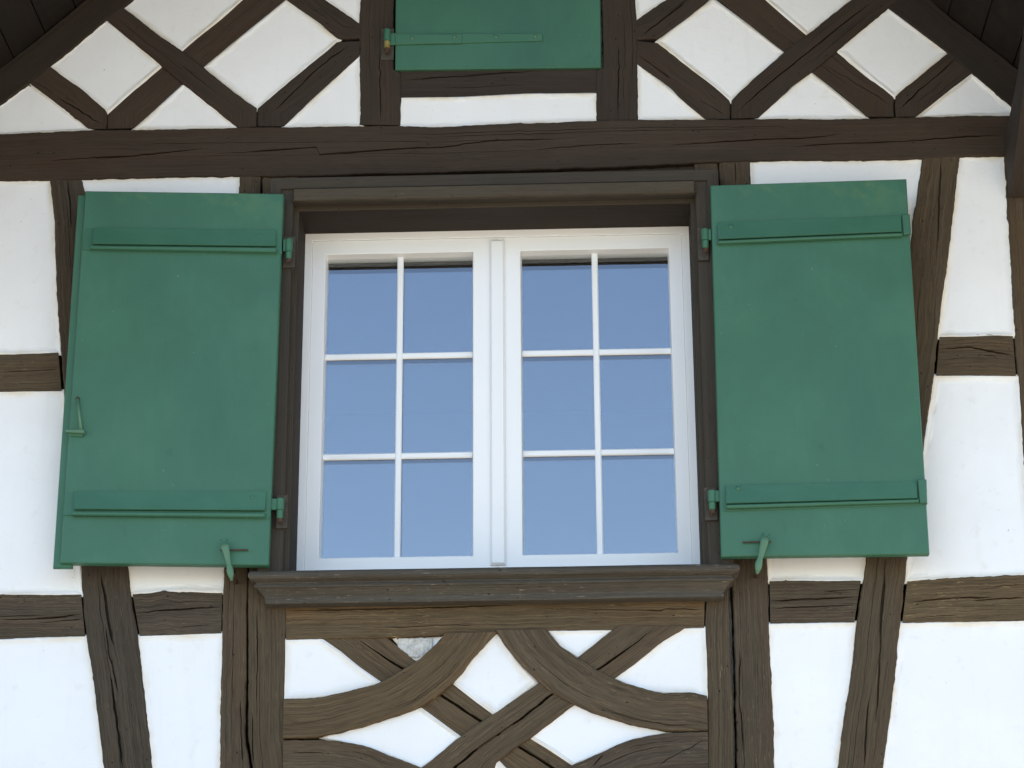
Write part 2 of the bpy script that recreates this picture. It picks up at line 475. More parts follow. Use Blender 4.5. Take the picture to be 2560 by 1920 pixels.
TCOUNT = [0]
def timber(name, A, B, parent, mat='wood_low', y=0.0, thick=0.12, cracks=(), curve=False, wob=1.0, extra=2):
    """hewn timber between two traced long edges A and B (pixels on the plane y); checks are cut into its face"""
    TCOUNT[0] += 1
    sd_ = TCOUNT[0] * 13.37
    rng = random.Random(TCOUNT[0])
    y = y + rng.uniform(-0.0012, 0.0012)
    a, b = XZ(A, y), XZ(B, y)
    ln = np.linalg.norm(np.diff((resample(a, 20) + resample(b, 20)) / 2, axis=0), axis=1).sum()
    n = int(min(360, max(24, ln / 0.011)))
    a, b = resample(a, n, curve), resample(b, n, curve)
    mid = (a + b) / 2
    s = np.concatenate([[0], np.cumsum(np.linalg.norm(np.diff(mid, axis=0), axis=1))])
    w = np.linalg.norm(b - a, axis=1)
    for i in range(n):
        dr = (b[i] - a[i]) / max(w[i], 1e-6)
        for e, sg in ((a, -1), (b, 1)):
            k2 = 0.0 if sg < 0 else 40.0
            o = noise.noise((s[i] * 5, sd_ + k2, 0)) * 0.0034 + noise.noise((s[i] * 24, sd_ + k2, 3)) * 0.0026 + noise.noise((s[i] * 75, sd_ + k2, 6)) * 0.0020
            e[i] += dr * sg * o * wob
    w = np.linalg.norm(b - a, axis=1)
    wm = w.mean()
    cl = []
    for pts, hw, dep in cracks:
        q = XZ(pts, y)
        uu, vv = [], []
        for p in resample(q, max(8, len(q) * 4)):
            dr = b - a
            tv = np.clip(((p - a) * dr).sum(1) / (dr * dr).sum(1), 0, 1)
            ds = np.linalg.norm(a + dr * tv[:, None] - p, axis=1)
            i = int(np.argmin(ds))
            uu.append(i)
            vv.append(float(tv[i]))
        od = np.argsort(uu)
        uu, vv = np.array(uu, float)[od], np.array(vv)[od]
        un = np.unique(uu)
        vv = np.array([vv[uu == q_].mean() for q_ in un])
        uu = un
        cl.append((uu, vv, hw, dep))
    for _ in range(extra):
        L = rng.uniform(0.15, 0.5) * n
        i0 = rng.uniform(0, n - L)
        v0 = rng.uniform(0.12, 0.88)
        cl.append((np.array([i0, i0 + L]), np.array([v0, v0 + rng.uniform(-0.06, 0.06)]), rng.uniform(0.0006, 0.0013), rng.uniform(0.005, 0.012)))
    cl.sort(key=lambda c: float(c[1].mean()))
    K = len(cl)
    rows_per = 3
    V, U, F = [], [], []
    nr = None
    for i in range(n):
        pos = [None] * K
        wid = [0.0] * K
        for j, (uu, vv, hw, dep) in enumerate(cl):
            if uu[0] <= i <= uu[-1] and uu[-1] > uu[0]:
                t = (i - uu[0]) / (uu[-1] - uu[0])
                pos[j] = float(np.interp(i, uu, vv)) + noise.noise((s[i] * 30, sd_ + j * 7, 1)) * 0.0018 / wm
                wid[j] = hw / w[i] * min(1.0, 6 * t, 6 * (1 - t)) * ((0.8 + 0.5 * noise.noise((s[i] * 9, sd_ + j, 2))) if hw < 0.006 else 1.0)
        last = 0.03
        for j in range(K):
            if pos[j] is not None:
                pos[j] = min(0.97, max(pos[j], last + 0.012))
                last = pos[j]
        act = [(-1, 0.03)] + [(j, pos[j]) for j in range(K) if pos[j] is not None] + [(K, 0.97)]
        for (j0, p0), (j1, p1) in zip(act[:-1], act[1:]):
            for j in range(j0 + 1, j1):
                pos[j] = p0 + (p1 - p0) * (j - j0) / (j1 - j0)
        ev = min(0.005 / w[i], 0.2)
        row = [(0.0, thick), (0.0, 0.0055), (ev * 0.35, 0.0016), (ev, 0.0)]
        prev = ev
        for j in range(K + 1):
            nxt = (pos[j] - max(wid[j], 0.0004 / w[i])) if j < K else 1 - ev
            nxt = max(nxt, prev + 1e-5)
            for r in range(1, rows_per + 1):
                row.append((prev + (nxt - prev) * r / rows_per if j == K or r < rows_per else nxt, 0.0))
            if j < K:
                hw = max(wid[j], 0.0004 / w[i])
                active = wid[j] > 0
                dp = cl[j][3] * min(1.0, wid[j] * w[i] / cl[j][2]) if active else 0.0
                lo_, hi_ = nxt, max(pos[j] + hw, nxt + 2e-5)
                row.append((lo_ + (hi_ - lo_) * 0.14, dp))
                row.append((lo_ + (hi_ - lo_) * 0.86, dp))
                prev = hi_
                row.append((prev, 0.0))
        row += [(1 - ev * 0.35, 0.0016), (1.0, 0.0055), (1.0, thick)]
        nr = len(row)
        for v, d in row:
            p = a[i] + (b[i] - a[i]) * v
            und = 0.0
            if d < thick:
                und = noise.noise((p[0] * 6, p[1] * 6, sd_)) * 0.0022 + noise.noise((s[i] * 9, v * wm * 40, sd_)) * 0.0005
            V.append((p[0], y + d + und, p[1]))
            U.append((s[i] + sd_, v * w[i] + sd_ * 0.7))
    for i in range(n - 1):
        for j in range(nr - 1):
            F.append((i * nr + j, i * nr + j + 1, (i + 1) * nr + j + 1, (i + 1) * nr + j))
    for e in (0, n - 1):
        st = len(V)
        for j in range(nr):
            x_, y_, z_ = V[e * nr + j]
            V.append((x_, y + thick, z_))
            U.append((U[e * nr + j][0] + 0.1, U[e * nr + j][1]))
        for j in range(nr - 1):
            F.append((e * nr + j, e * nr + j + 1, st + j + 1, st + j))
    return link_mesh(name, V, F, mat, parent, U)

def plaster(name, poly, parent, mat='plaster', deep=0.008, edge=0.003, grow=0.010, band=0.013):
    """infill panel: traced opening grown under the timbers; its recessed face coves out to the timbers along its edge"""
    p = XZ(poly, edge)
    n = len(p)
    q = np.vstack([p, p[:1]])
    per = np.linalg.norm(np.diff(q, axis=0), axis=1).sum()
    cr = np.dot(q[:-1, 0], q[1:, 1]) - np.dot(q[1:, 0], q[:-1, 1])
    inr = abs(cr) / per
    nrm = []
    for i in range(n):
        t1 = p[i] - p[i - 1]
        t2 = p[(i + 1) % n] - p[i]
        t1 = t1 / np.linalg.norm(t1)
        t2 = t2 / np.linalg.norm(t2)
        m1, m2 = np.array([-t1[1], t1[0]]) * np.sign(cr), np.array([-t2[1], t2[0]]) * np.sign(cr)
        nrm.append((m1 + m2) / max(0.30, 1 + np.dot(m1, m2)))
    band = min(band, inr * 0.25)
    offs = [(-grow, edge + 0.006, 1.0), (-0.001, edge, 1.0), (band * 0.35, edge + (deep - edge) * 0.30, 0.9), (band * 0.75, edge + (deep - edge) * 0.80, 0.55), (band * 1.2, deep, 0.25), (band * 1.7, deep + 0.0004, 0.0)]
    V, F, A = [], [], []
    m = 0
    rings = []
    for d, y, e in offs:
        ring = [p[i] + nrm[i] * d for i in range(n)]
        pts = []
        for i in range(n):
            L = np.linalg.norm(p[(i + 1) % n] - p[i])
            k2 = max(1, int(L / 0.018))
            for t in range(k2):
                c = ring[i] + (ring[(i + 1) % n] - ring[i]) * t / k2
                pts.append(c)
        m = len(pts)
        for c in pts:
            wv = noise.noise((c[0] * 22, c[1] * 22, 2))
            V.append((c[0], y + (wv * 0.0028 if 0 < d < band * 1.5 else 0.0), c[1]))
            A.append(max(0.0, e * (0.60 + 0.9 * noise.noise((c[0] * 8, c[1] * 8, 5)))))
    for j in range(len(offs) - 1):
        for i in range(m):
            k2 = (i + 1) % m
            F.append((j * m + i, j * m + k2, (j + 1) * m + k2, (j + 1) * m + i))
    F.append(tuple(range((len(offs) - 1) * m, len(offs) * m)))
    return link_mesh(name, V, F, mat, parent, attr=A)

# ================================================================== the setting
gs = 1500.0
ground = link_mesh('ground', [(-gs, -gs, 0), (gs, -gs, 0), (gs, gs, 0), (-gs, gs, 0)], [(0, 1, 2, 3)], 'ground')
tag(ground, kind='structure')

# ================================================================== the house
house = empty('half_timbered_house', (0, 0, 0))
tag(house, 'white plastered half-timbered gable house with dark lattice braces around the window', 'house')
YF = 0.165                                       # window frame stands this far behind the timber face
HW = 0.65
H = 1.1844243
Z0, Z1 = SILL_Z, SILL_Z + H

# roof lines from the rafters' upper edges
rl = XZ(g('R1', 0, 390, 490, 0))
rr = XZ(g('R3', 1680, 0, 2180, 400))
kl = (rl[1, 1] - rl[0, 1]) / (rl[1, 0] - rl[0, 0])
kr = (rr[1, 1] - rr[0, 1]) / (rr[1, 0] - rr[0, 0])
KS = (kl - kr) / 2
zl0 = np.mean([rl[i, 1] - KS * rl[i, 0] for i in (0, 1)])
zr0 = np.mean([rr[i, 1] + KS * rr[i, 0] for i in (0, 1)])
AX = (zr0 - zl0) / (2 * KS)
AZ = zl0 + KS * AX
XW = 1.90                                        # half width of the house
def roof_z(x):
    return AZ - KS * abs(x - AX)

# wall core behind the framing, with the window opening left free
CB0, CB1 = 0.125, 0.32
def core(pts):
    n = len(pts)
    V = [(x, CB0, z) for x, z in pts] + [(x, CB1, z) for x, z in pts]
    F = [tuple(range(n)), tuple(range(n, 2 * n))] + [(i, (i + 1) % n, n + (i + 1) % n, n + i) for i in range(n)]
    o = link_mesh('wall_core', V, F, 'plaster', house, attr=[0.0] * (2 * n))
    return o
ox, oz0, oz1 = HW + 0.04, Z0 - 0.10, Z1 + 0.04
core([(AX - XW, 0.0), (-ox, 0.0), (-ox, roof_z(-ox) - 0.02), (AX - XW, roof_z(AX - XW) - 0.02)])
core([(ox, 0.0), (AX + XW, 0.0), (AX + XW, roof_z(AX + XW) - 0.02), (ox, roof_z(ox) - 0.02)])
core([(-ox, 0.0), (ox, 0.0), (ox, oz0), (-ox, oz0)])
core([(-ox, oz1), (ox, oz1), (ox, roof_z(ox) - 0.02), (AX, AZ - 0.02), (-ox, roof_z(-ox) - 0.02)])
for sx in (-1, 1):
    x0 = AX + sx * XW
    box('side_wall', min(x0, x0 - sx * 0.2), max(x0, x0 - sx * 0.2), CB1 + 0.002, 5.0, 0.0, roof_z(x0) - 0.03, 'plaster', house)
link_mesh('rear_wall', [(AX - XW, 5.002, 0), (AX + XW, 5.002, 0), (AX + XW, 5.002, roof_z(AX + XW)), (AX, 5.002, AZ), (AX - XW, 5.002, roof_z(AX - XW))],
          [(0, 1, 2, 3, 4)], 'plaster', house, attr=[0.0] * 5)
# the dim room behind the glass
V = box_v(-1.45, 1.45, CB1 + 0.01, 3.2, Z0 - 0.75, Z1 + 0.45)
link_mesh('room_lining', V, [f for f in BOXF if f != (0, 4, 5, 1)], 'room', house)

# roof: boards of the overhang, covering, verge boards
OV = 1.40
roof = empty('roof', (AX, 0, AZ), house)
cosr = 1 / math.sqrt(1 + KS * KS)
for sx in (-1, 1):
    sdir = np.array([sx * cosr, -KS * cosr])
    nrm_ = np.array([sx * KS * cosr, cosr])
    d = 0.02
    i = 0
    while d < 3.45:
        wd = 0.138 + 0.012 * random.random()
        a = np.array([AX, AZ]) + sdir * d
        b = np.array([AX, AZ]) + sdir * (d + wd - 0.005)
        V = []
        for pt in (a, b, b + nrm_ * 0.026, a + nrm_ * 0.026):
            V += [(pt[0], -OV, pt[1]), (pt[0], 0.12, pt[1])]
        F = [(0, 1, 3, 2), (2, 3, 5, 4), (4, 5, 7, 6), (6, 7, 1, 0), (0, 2, 4, 6), (1, 7, 5, 3)]
        link_mesh('soffit_plank', V, F, 'soffit', roof, [(v[1] + i * 3.3, (v[0] + v[2]) + i * 1.3) for v in V])
        d += wd
        i += 1
    a = np.array([AX, AZ]) + nrm_ * 0.03 - sdir * 0.0
    b = a + sdir * 3.5
    V = []
    for pt in (a, b, b + nrm_ * 0.09, a + nrm_ * 0.09):
        V += [(pt[0], -OV - 0.02, pt[1]), (pt[0], 5.2, pt[1])]
    link_mesh('roof_covering', V, [(0, 1, 3, 2), (2, 3, 5, 4), (4, 5, 7, 6), (6, 7, 1, 0), (0, 2, 4, 6), (1, 7, 5, 3)], 'tile', roof)
    a = np.array([AX, AZ]) - nrm_ * 0.10
    b = a + sdir * 3.48
    V = []
    for pt in (a, b, b + nrm_ * 0.24, a + nrm_ * 0.245):
        V += [(pt[0], -OV - 0.055, pt[1]), (pt[0], -OV - 0.022, pt[1])]
    link_mesh('verge_board', V, [(0, 1, 3, 2), (2, 3, 5, 4), (4, 5, 7, 6), (6, 7, 1, 0), (0, 2, 4, 6), (1, 7, 5, 3)], 'soffit', roof, [(v[2], v[0]) for v in V])

# ------------------------------------------------------------------ timbers
HI, LO = 'wood_high', 'wood_low'
W1, W2, W3 = 0.0022, 0.0034, 0.0056            # half widths of checks
def C(r, *c, w=W1, d=0.014):
    return (g(r, *c), w, d)
# rafters in the gable wall
timber('rafter', [(-160, 296)] + g('R1', 0, 395, 200, 240, 490, 0) + [(1180, -790)], [(-160, 392)] + g('R1', 0, 605, 165, 480, 295, 380, 600, 122, 715, 38) + [(1250, -735)],
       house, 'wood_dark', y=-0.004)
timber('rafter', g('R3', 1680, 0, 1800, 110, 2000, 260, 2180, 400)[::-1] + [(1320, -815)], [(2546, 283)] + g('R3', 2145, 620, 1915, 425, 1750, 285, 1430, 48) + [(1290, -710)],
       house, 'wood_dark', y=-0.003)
# the main beam
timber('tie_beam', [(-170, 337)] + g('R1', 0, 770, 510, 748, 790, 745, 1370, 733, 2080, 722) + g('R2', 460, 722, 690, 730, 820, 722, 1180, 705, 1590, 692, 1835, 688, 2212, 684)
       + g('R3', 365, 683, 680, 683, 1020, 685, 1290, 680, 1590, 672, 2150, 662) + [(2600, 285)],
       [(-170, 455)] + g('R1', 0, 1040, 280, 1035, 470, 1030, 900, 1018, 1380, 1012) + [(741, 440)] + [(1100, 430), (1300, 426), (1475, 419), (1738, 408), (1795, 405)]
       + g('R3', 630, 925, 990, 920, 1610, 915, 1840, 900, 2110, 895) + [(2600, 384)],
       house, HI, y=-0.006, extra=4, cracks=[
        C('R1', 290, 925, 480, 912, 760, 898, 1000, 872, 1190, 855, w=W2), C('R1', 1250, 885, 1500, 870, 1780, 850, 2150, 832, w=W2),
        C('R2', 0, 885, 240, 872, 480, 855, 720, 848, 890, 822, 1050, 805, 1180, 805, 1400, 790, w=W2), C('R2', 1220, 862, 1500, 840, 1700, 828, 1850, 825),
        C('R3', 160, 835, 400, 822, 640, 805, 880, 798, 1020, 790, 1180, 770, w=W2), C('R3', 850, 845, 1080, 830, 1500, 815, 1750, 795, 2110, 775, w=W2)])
# posts beside the upper shutter
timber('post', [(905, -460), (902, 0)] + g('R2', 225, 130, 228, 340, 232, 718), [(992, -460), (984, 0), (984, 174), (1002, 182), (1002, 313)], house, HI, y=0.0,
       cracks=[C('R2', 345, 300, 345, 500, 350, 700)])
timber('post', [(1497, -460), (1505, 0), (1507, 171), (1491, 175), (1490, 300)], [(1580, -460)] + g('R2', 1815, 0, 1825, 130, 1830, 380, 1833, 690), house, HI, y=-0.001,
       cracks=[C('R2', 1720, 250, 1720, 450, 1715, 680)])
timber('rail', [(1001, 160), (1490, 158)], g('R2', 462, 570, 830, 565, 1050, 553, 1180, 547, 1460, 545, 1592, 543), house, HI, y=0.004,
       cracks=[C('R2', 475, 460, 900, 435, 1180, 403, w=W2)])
# lattice left of the upper shutter
timber('lattice_brace', [(560, -36 - 22)] + g('R1', 1385, 0, 1060, 275, 920, 390, 830, 470, 620, 638, 617, 740), [(768, -40)] + g('R1', 1645, 5, 1190, 378, 1055, 495, 940, 600, 783, 737), house, HI, y=0.006)
timber('lattice_brace', g('R1', 640, -15, 715, 45, 900, 190, 1040, 285, 1180, 390, 1340, 520, 1478, 622, 1477, 728), g('R1', 560, 70, 640, 135, 920, 372, 1060, 490, 1250, 640, 1366, 735), house, HI, y=-0.002)
timber('lattice_brace', g('R1', 240, 335, 300, 385, 480, 520, 615, 636, 613, 742), g('R1', 110, 440, 175, 490, 330, 600, 514, 742), house, HI, y=0.001,
       cracks=[C('R1', 330, 560, 460, 640, 600, 728, w=W2)])
timber('lattice_brace', g('R1', 1484, 728, 1482, 624, 1700, 440, 1940, 238, 2074, 232), g('R1', 1640, 727, 1800, 570, 1920, 460, 2070, 328), house, HI, y=0.001,
       cracks=[C('R1', 1560, 660, 1700, 520, 1850, 370, 2020, 255, w=W2)])
timber('lattice_brace', g('R1', 1560, -240, 1880, 0, 1960, 55, 2072, 132), g('R1', 1330, -230, 1660, 5, 1830, 120, 1945, 224, 2074, 219), house, HI, y=-0.001)
# lattice right of the upper shutter
timber('lattice_brace', [(1890, -70)] + g('R3', 740, 0, 965, 190, 1145, 305, 1300, 440, 1468, 548, 1470, 672), [(1740, -70)] + g('R3', 450, 0, 600, 120, 815, 300, 985, 425, 1150, 540, 1295, 672), house, HI, y=0.006,
       cracks=[C('R3', 1050, 365, 1250, 480, 1450, 612)])
timber('lattice_brace', g('R3', 526, 682, 526, 574, 640, 460, 820, 310, 960, 200, 1210, 0, 1330, -95), g('R3', 680, 678, 880, 490, 985, 420, 1145, 285, 1420, 55, 1500, -15), house, HI, y=-0.002,
       cracks=[C('R3', 535, 662, 820, 420, 985, 290, 1200, 110, 1350, 0, w=W2)])
timber('lattice_brace', g('R3', 1476, 672, 1473, 550, 1600, 445, 1765, 310, 1850, 240), g('R3', 1592, 672, 1760, 540, 1905, 430, 1990, 360), house, HI, y=0.001,
       cracks=[C('R3', 1478, 640, 1620, 510, 1820, 340, w=W2)])
timber('lattice_brace', [(1592, 101)] + g('R3', 100, 243, 270, 370, 430, 490, 521, 580, 520, 684), [(1588, 158), (1600, 168), (1678, 221), (1704, 252), (1759, 297)], house, HI, y=0.002,
       cracks=[C('R3', -10, 320, 190, 460, w=W2), C('R3', 340, 570, 490, 670)])
timber('lattice_brace', g('R2', 1815, 118, 1990, 0, 2260, -200), [(1591, 98), (1648, 96)] + g('R3', 290, 90, 390, 0, 680, -235), house, HI, y=-0.001,
       cracks=[C('R2', 1840, 216, 2120, 0, w=W2)])

# below the beam, left of the window
timber('leaning_brace', [(124, 440), (125, 451), (134, 545), (139, 690), (148, 834), (160, 1000)] + g('S1', 640, 60, 660, 400, 690, 640, 730, 900, 770, 1250, 820, 1643) + [(300, 2280)],
       [(200, 440), (204, 451), (212, 476), (245, 900)] + g('S1', 1015, 60, 1030, 260, 1090, 620, 1120, 860, 1150, 1180, 1200, 1643) + [(424, 2280)], house, 'wood_mid', y=-0.003,
       cracks=[C('R4', 465, 140, 485, 290, 492, 480, w=W2), C('S1', 795, 110, 830, 290, 850, 450, 880, 600, 905, 680, w=W3, d=0.02), C('S1', 830, 500, 850, 640, 855, 740, 895, 850, 910, 960, 935, 1060, w=W2),
               C('S1', 840, 900, 880, 1030, 910, 1180, 930, 1350, 950, 1500, 975, 1680, w=W3, d=0.02)])
timber('rail', [(-170, 889)] + g('R4', 0, 1338, 402, 1328), [(-170, 986)] + g('R4', 0, 1608, 425, 1600), house, 'wood_mid', y=0.003, cracks=[C('R4', 0, 1465, 240, 1455, 395, 1445)])
timber('rail', [(-170, 1486)] + g('S1', 0, 262, 640, 265), [(-170, 1606)] + g('S1', 0, 635, 240, 620, 671, 606), house, LO, y=0.003,
       cracks=[C('S1', 0, 475, 400, 458, 645, 430, w=W2), C('S1', 320, 495, 650, 465)])
timber('rail', g('S1', 1046, 262, 1180, 255, 1290, 236, 1400, 250, 1756, 250), g('S1', 1106, 607, 1400, 600, 1746, 584), house, LO, y=0.002, cracks=[C('S1', 1085, 415, 1400, 392, 1755, 370, w=W2)])
timber('window_post', [(599, 438), (580, 950)] + g('S1', 1770, 60, 1765, 270, 1755, 600, 1745, 1000, 1735, 1643) + [(538, 2280)], [(652, 438), (634, 950), (617, 1479), (615, 1670), (613, 1840), (624, 1920), (622, 2280)], house, 'wood_mid', y=-0.001,
       cracks=[C('S1', 1900, 1100, 1905, 1400, 1920, 1640)])
timber('jamb_post', [(656, 438), (640, 950), (620, 1470), (620, 1690), (619, 1840), (631, 1920), (628, 2280)], [(745, 438), (730, 950), (717, 1510), (714, 1744), (709, 1920), (700, 2280)], house, 'wood_mid', y=0.002,
       cracks=[C('S2', 130, 420, 135, 800, 125, 1200), C('S2', 95, 1250, 100, 1650)])
# right of the window
timber('window_post', [(1797, 400), (1812, 900), (1833, 1474), (1838, 1680), (1843, 1920), (1850, 2280)], [(1875, 398), (1896, 900)] + g('S4', 175, 60, 190, 300, 195, 560, 215, 900, 240, 1659) + [(1955, 2280)], house, 'wood_mid', y=-0.001,
       cracks=[C('R3', 548, 940, 552, 1060), C('S3', 2000, 700, 1990, 1100, 2030, 1600)])
timber('jamb_post', [(1735, 402), (1748, 900), (1766, 1480), (1762, 1575), (1768, 1738), (1768, 1920), (1776, 2280)], [(1794, 402), (1808, 900), (1819, 1485), (1827, 1575), (1832, 1700), (1836, 1920), (1842, 2280)], house, 'wood_mid', y=0.002)
timber('leaning_brace', g('R6', 1557, 110, 1555, 130, 1520, 400, 1495, 530) + [(2262, 820)] + g('S4', 935, 45, 910, 230, 860, 560, 840, 800, 800, 1100, 755, 1400, 720, 1659) + [(2036, 2280)],
       g('R6', 1804, 90, 1800, 110, 1780, 280, 1750, 520, 1720, 780, 1690, 1000, 1665, 1200, 1640, 1430) + [(2334, 943), (2312, 1102)] + g('S4', 1255, 40, 1240, 200, 1200, 560, 1165, 900, 1130, 1200, 1100, 1450, 1070, 1659) + [(2150, 2280)],
       house, 'wood_mid', y=-0.003, cracks=[C('R6', 1680, 125, 1665, 400, 1655, 720, w=W2), C('S4', 1085, 50, 1075, 230, 1055, 500, 1045, 750, 1035, 950, 1025, 1150, 1010, 1320, w=W3, d=0.02), C('S4', 960, 1100, 935, 1400, 925, 1659, w=W2)])
timber('rail', g('R6', 1670, 1262, 1780, 1250, 1900, 1245, 2020, 1247, 2140, 1257), g('R6', 1648, 1520, 1900, 1522, 2160, 1520), house, 'wood_mid', y=0.003, cracks=[C('R6', 1680, 1345, 1850, 1330, 1960, 1350, 2140, 1385, w=W2)])
timber('rail', g('S4', 197, 216, 500, 214, 898, 212), g('S4', 203, 556, 500, 552, 846, 545), house, LO, y=0.003, cracks=[C('S4', 195, 380, 500, 360, 890, 350, w=W2), C('S4', 205, 435, 600, 415, 865, 405)])
timber('rail', g('S4', 1256, 217, 1400, 200, 1750, 190, 2150, 175) + [(2700, 1432)], g('S4', 1216, 551, 1600, 540, 2150, 535) + [(2700, 1550)], house, LO, y=0.003,
       cracks=[C('S4', 1250, 390, 1500, 362, 1900, 345, w=W2), C('S4', 1740, 375, 2150, 350, w=W2)], extra=4)
timber('corner_post', [(2510, 385)] + g('R6', 2100, 400, 2125, 800, 2150, 1250, 2170, 1480) + g('R7', 2175, 110, 2190, 400, 2212, 700) + [(2592, 1500), (2625, 1920), (2655, 2280)],
       [(2600, 385), (2640, 940), (2690, 1500), (2725, 1920), (2760, 2280)], house, 'wood_mid', y=0.001)
timber('corner_post', [(-118, 440), (-150, 940), (-182, 1500), (-215, 1920), (-240, 2280)], [(-30, 440), (-56, 940), (-80, 1500), (-105, 1920), (-125, 2280)], house, 'wood_mid', y=0.001)

# framed panel under the sill
timber('lintel', [(655, 395), (1200, 390), (1795, 380)], [(655, 500), (1200, 490), (1795, 478)], house, HI, y=0.020)
timber('panel_rail', [(715, 1470), (1240, 1462), (1762, 1455)], g('S2', 355, 682, 600, 675, 870, 662, 1080, 660, 1550, 640, 1950, 632) + g('S3', 140, 630, 540, 612, 830, 610, 990, 605, 1300, 605, 1540, 595, 1722, 588), house, LO, y=0.004,
       cracks=[C('S2', 375, 455, 700, 446, 1000, 440, 1600, 425, 2150, 405, w=W2), C('S3', 250, 392, 600, 376, 1050, 378, 1260, 385, w=W2), C('S3', 1250, 428, 1690, 442)])
GRV = 0.0078
timber('cross_brace', [(920, 1560)] + g('S2', 1160, 680, 1330, 820, 1645, 1000, 1830, 1135, 1955, 1230) + g('S3', 410, 1423, 560, 1515, 720, 1622, 1300, 2010), [(745, 1565)] + g('S2', 615, 685, 760, 780, 900, 890, 1050, 998, 1370, 1200, 1520, 1312, 1670, 1422) + g('S3', 135, 1612, 180, 1650, 760, 2040),
       house, LO, y=0.008, cracks=[(g('S2', 850, 645, 1250, 890, 1530, 1095, 1850, 1305) + g('S3', 300, 1500, 560, 1659, 950, 1930), GRV, 0.05)])
timber('cross_brace', g('S3', 1050, 570, 1000, 612, 760, 800, 455, 1008, 330, 1085, 120, 1232) + g('S2', 1830, 1315, 1670, 1430, 1530, 1550, 1400, 1650, 900, 2030),
       g('S3', 1600, 570, 1545, 605, 1400, 690, 1200, 850, 1050, 962, 725, 1175, 560, 1300, 430, 1400, 290, 1492, 130, 1612) + g('S2', 1950, 1680, 1540, 2010), house, LO, y=-0.002,
       cracks=[(g('S3', 1350, 580, 910, 905, 560, 1080, 380, 1230, 0, 1500) + g('S2', 1640, 1659, 1200, 1990), GRV * 0.9, 0.05)])
timber('curved_brace', g('S2', 335, 1125, 560, 1115, 750, 1085, 920, 1045, 1060, 1005, 1250, 900, 1400, 800, 1550, 655, 1570, 625), g('S2', 330, 1432, 580, 1425, 640, 1410, 900, 1350, 1100, 1285, 1360, 1200, 1500, 1110, 1640, 990, 1800, 800, 1950, 640, 1975, 615), house, LO, y=-0.012,
       curve=True, extra=4)
timber('curved_brace', g('S3', 525, 595, 545, 625, 620, 720, 760, 815, 900, 905, 1040, 975, 1200, 1030, 1340, 1065, 1450, 1077, 1620, 1077, 1745, 1105), g('S3', 115, 600, 140, 632, 220, 750, 330, 880, 460, 1000, 560, 1080, 720, 1170, 960, 1260, 1180, 1320, 1460, 1373, 1750, 1373), house, LO, y=-0.012,
       curve=True, extra=4)
timber('curved_brace', g('S2', 330, 1440, 630, 1441, 800, 1457, 1000, 1500, 1150, 1560, 1280, 1610, 1390, 1650, 1640, 1790), g('S2', 330, 1740, 560, 1740, 800, 1770, 1100, 1880, 1350, 2010), house, LO, y=-0.010, curve=True, extra=4)
timber('curved_brace', g('S3', 500, 1730, 650, 1660, 740, 1618, 880, 1560, 1050, 1480, 1200, 1430, 1470, 1386, 1750, 1382), g('S3', 760, 2000, 950, 1900, 1150, 1800, 1400, 1740, 1755, 1690), house, LO, y=-0.010, curve=True, extra=4,
       cracks=[C('S3', 1360, 1650, 1480, 1570, 1725, 1440), C('S3', 860, 1650, 960, 1540)])

# the framing goes on above and below what the photograph takes in
timber('collar_rail', [(440, -150), (906, -156)], [(400, -62), (902, -68)], house, HI, y=-0.005)
timber('collar_rail', [(1586, -165), (2070, -172)], [(1588, -76), (2110, -84)], house, HI, y=-0.005)
timber('collar_rail', [(905, -475), (1588, -480)], [(905, -385), (1588, -392)], house, HI, y=-0.006)
timber('sill_beam', [(-240, 2262), (1280, 2250), (2770, 2240)], [(-250, 2400), (1280, 2390), (2790, 2380)], house, LO, y=-0.008)
timber('panel_rail', [(704, 2020), (1240, 2014), (1774, 2008)], [(702, 2120), (1240, 2114), (1778, 2108)], house, LO, y=-0.014)

# ------------------------------------------------------------------ plaster infill
def px_panel(*c, **kw):
    return plaster('plaster_panel', [(c[i], c[i + 1]) for i in range(0, len(c), 2)], house, **kw)
def z_panel(r, *c, **kw):
    return plaster('plaster_panel', g(r, *c), house, **kw)
z_panel('R1', -190, 752, 0, 605, 165, 480, 515, 742, 0, 770, deep=0.008, edge=0.002, band=0.006)
z_panel('R1', 298, 382, 605, 122, 922, 375, 622, 637, deep=0.0050, edge=0.002, band=0.009)
z_panel('R1', 715, 38, 1045, 285, 1385, 0, 1640, -220, 1100, -300, deep=0.0050, edge=0.002, band=0.009)
z_panel('R1', 1058, 492, 1368, 735, 785, 738, deep=0.0050, edge=0.002, band=0.009)
z_panel('R1', 1188, 385, 1650, 5, 1945, 228, 1482, 622, deep=0.0050, edge=0.002, band=0.009)
z_panel('R1', 1880, 0, 2068, 132, 2078, 0, 2078, -240, 1560, -240, deep=0.0050, edge=0.002, band=0.009)
z_panel('R1', 2066, 332, 2080, 722, 1642, 728, deep=0.0050, edge=0.002, band=0.009)
z_panel('R2', 465, 568, 830, 563, 1180, 545, 1590, 542, 1592, 692, 1180, 705, 690, 728, 465, 722, deep=0.0050, edge=0.002, band=0.009)
z_panel('R2', 1832, 378, 2000, 510, 2205, 684, 1836, 690, deep=0.0050, edge=0.002, band=0.009)
px_panel(1594, 46, 1664, 0, 1880, -120, 1588, -120, deep=0.0050, edge=0.002, band=0.009)
z_panel('R3', 110, 238, 420, 0, 820, 302, 525, 575, deep=0.0050, edge=0.002, band=0.009)
z_panel('R3', 740, 0, 965, 192, 1205, 0, 1400, -160, 560, -160, deep=0.0050, edge=0.002, band=0.009)
z_panel('R3', 983, 423, 1295, 676, 680, 680, deep=0.0050, edge=0.002, band=0.009)
z_panel('R3', 1147, 290, 1430, 52, 1760, 302, 1466, 548, deep=0.0050, edge=0.002, band=0.009)
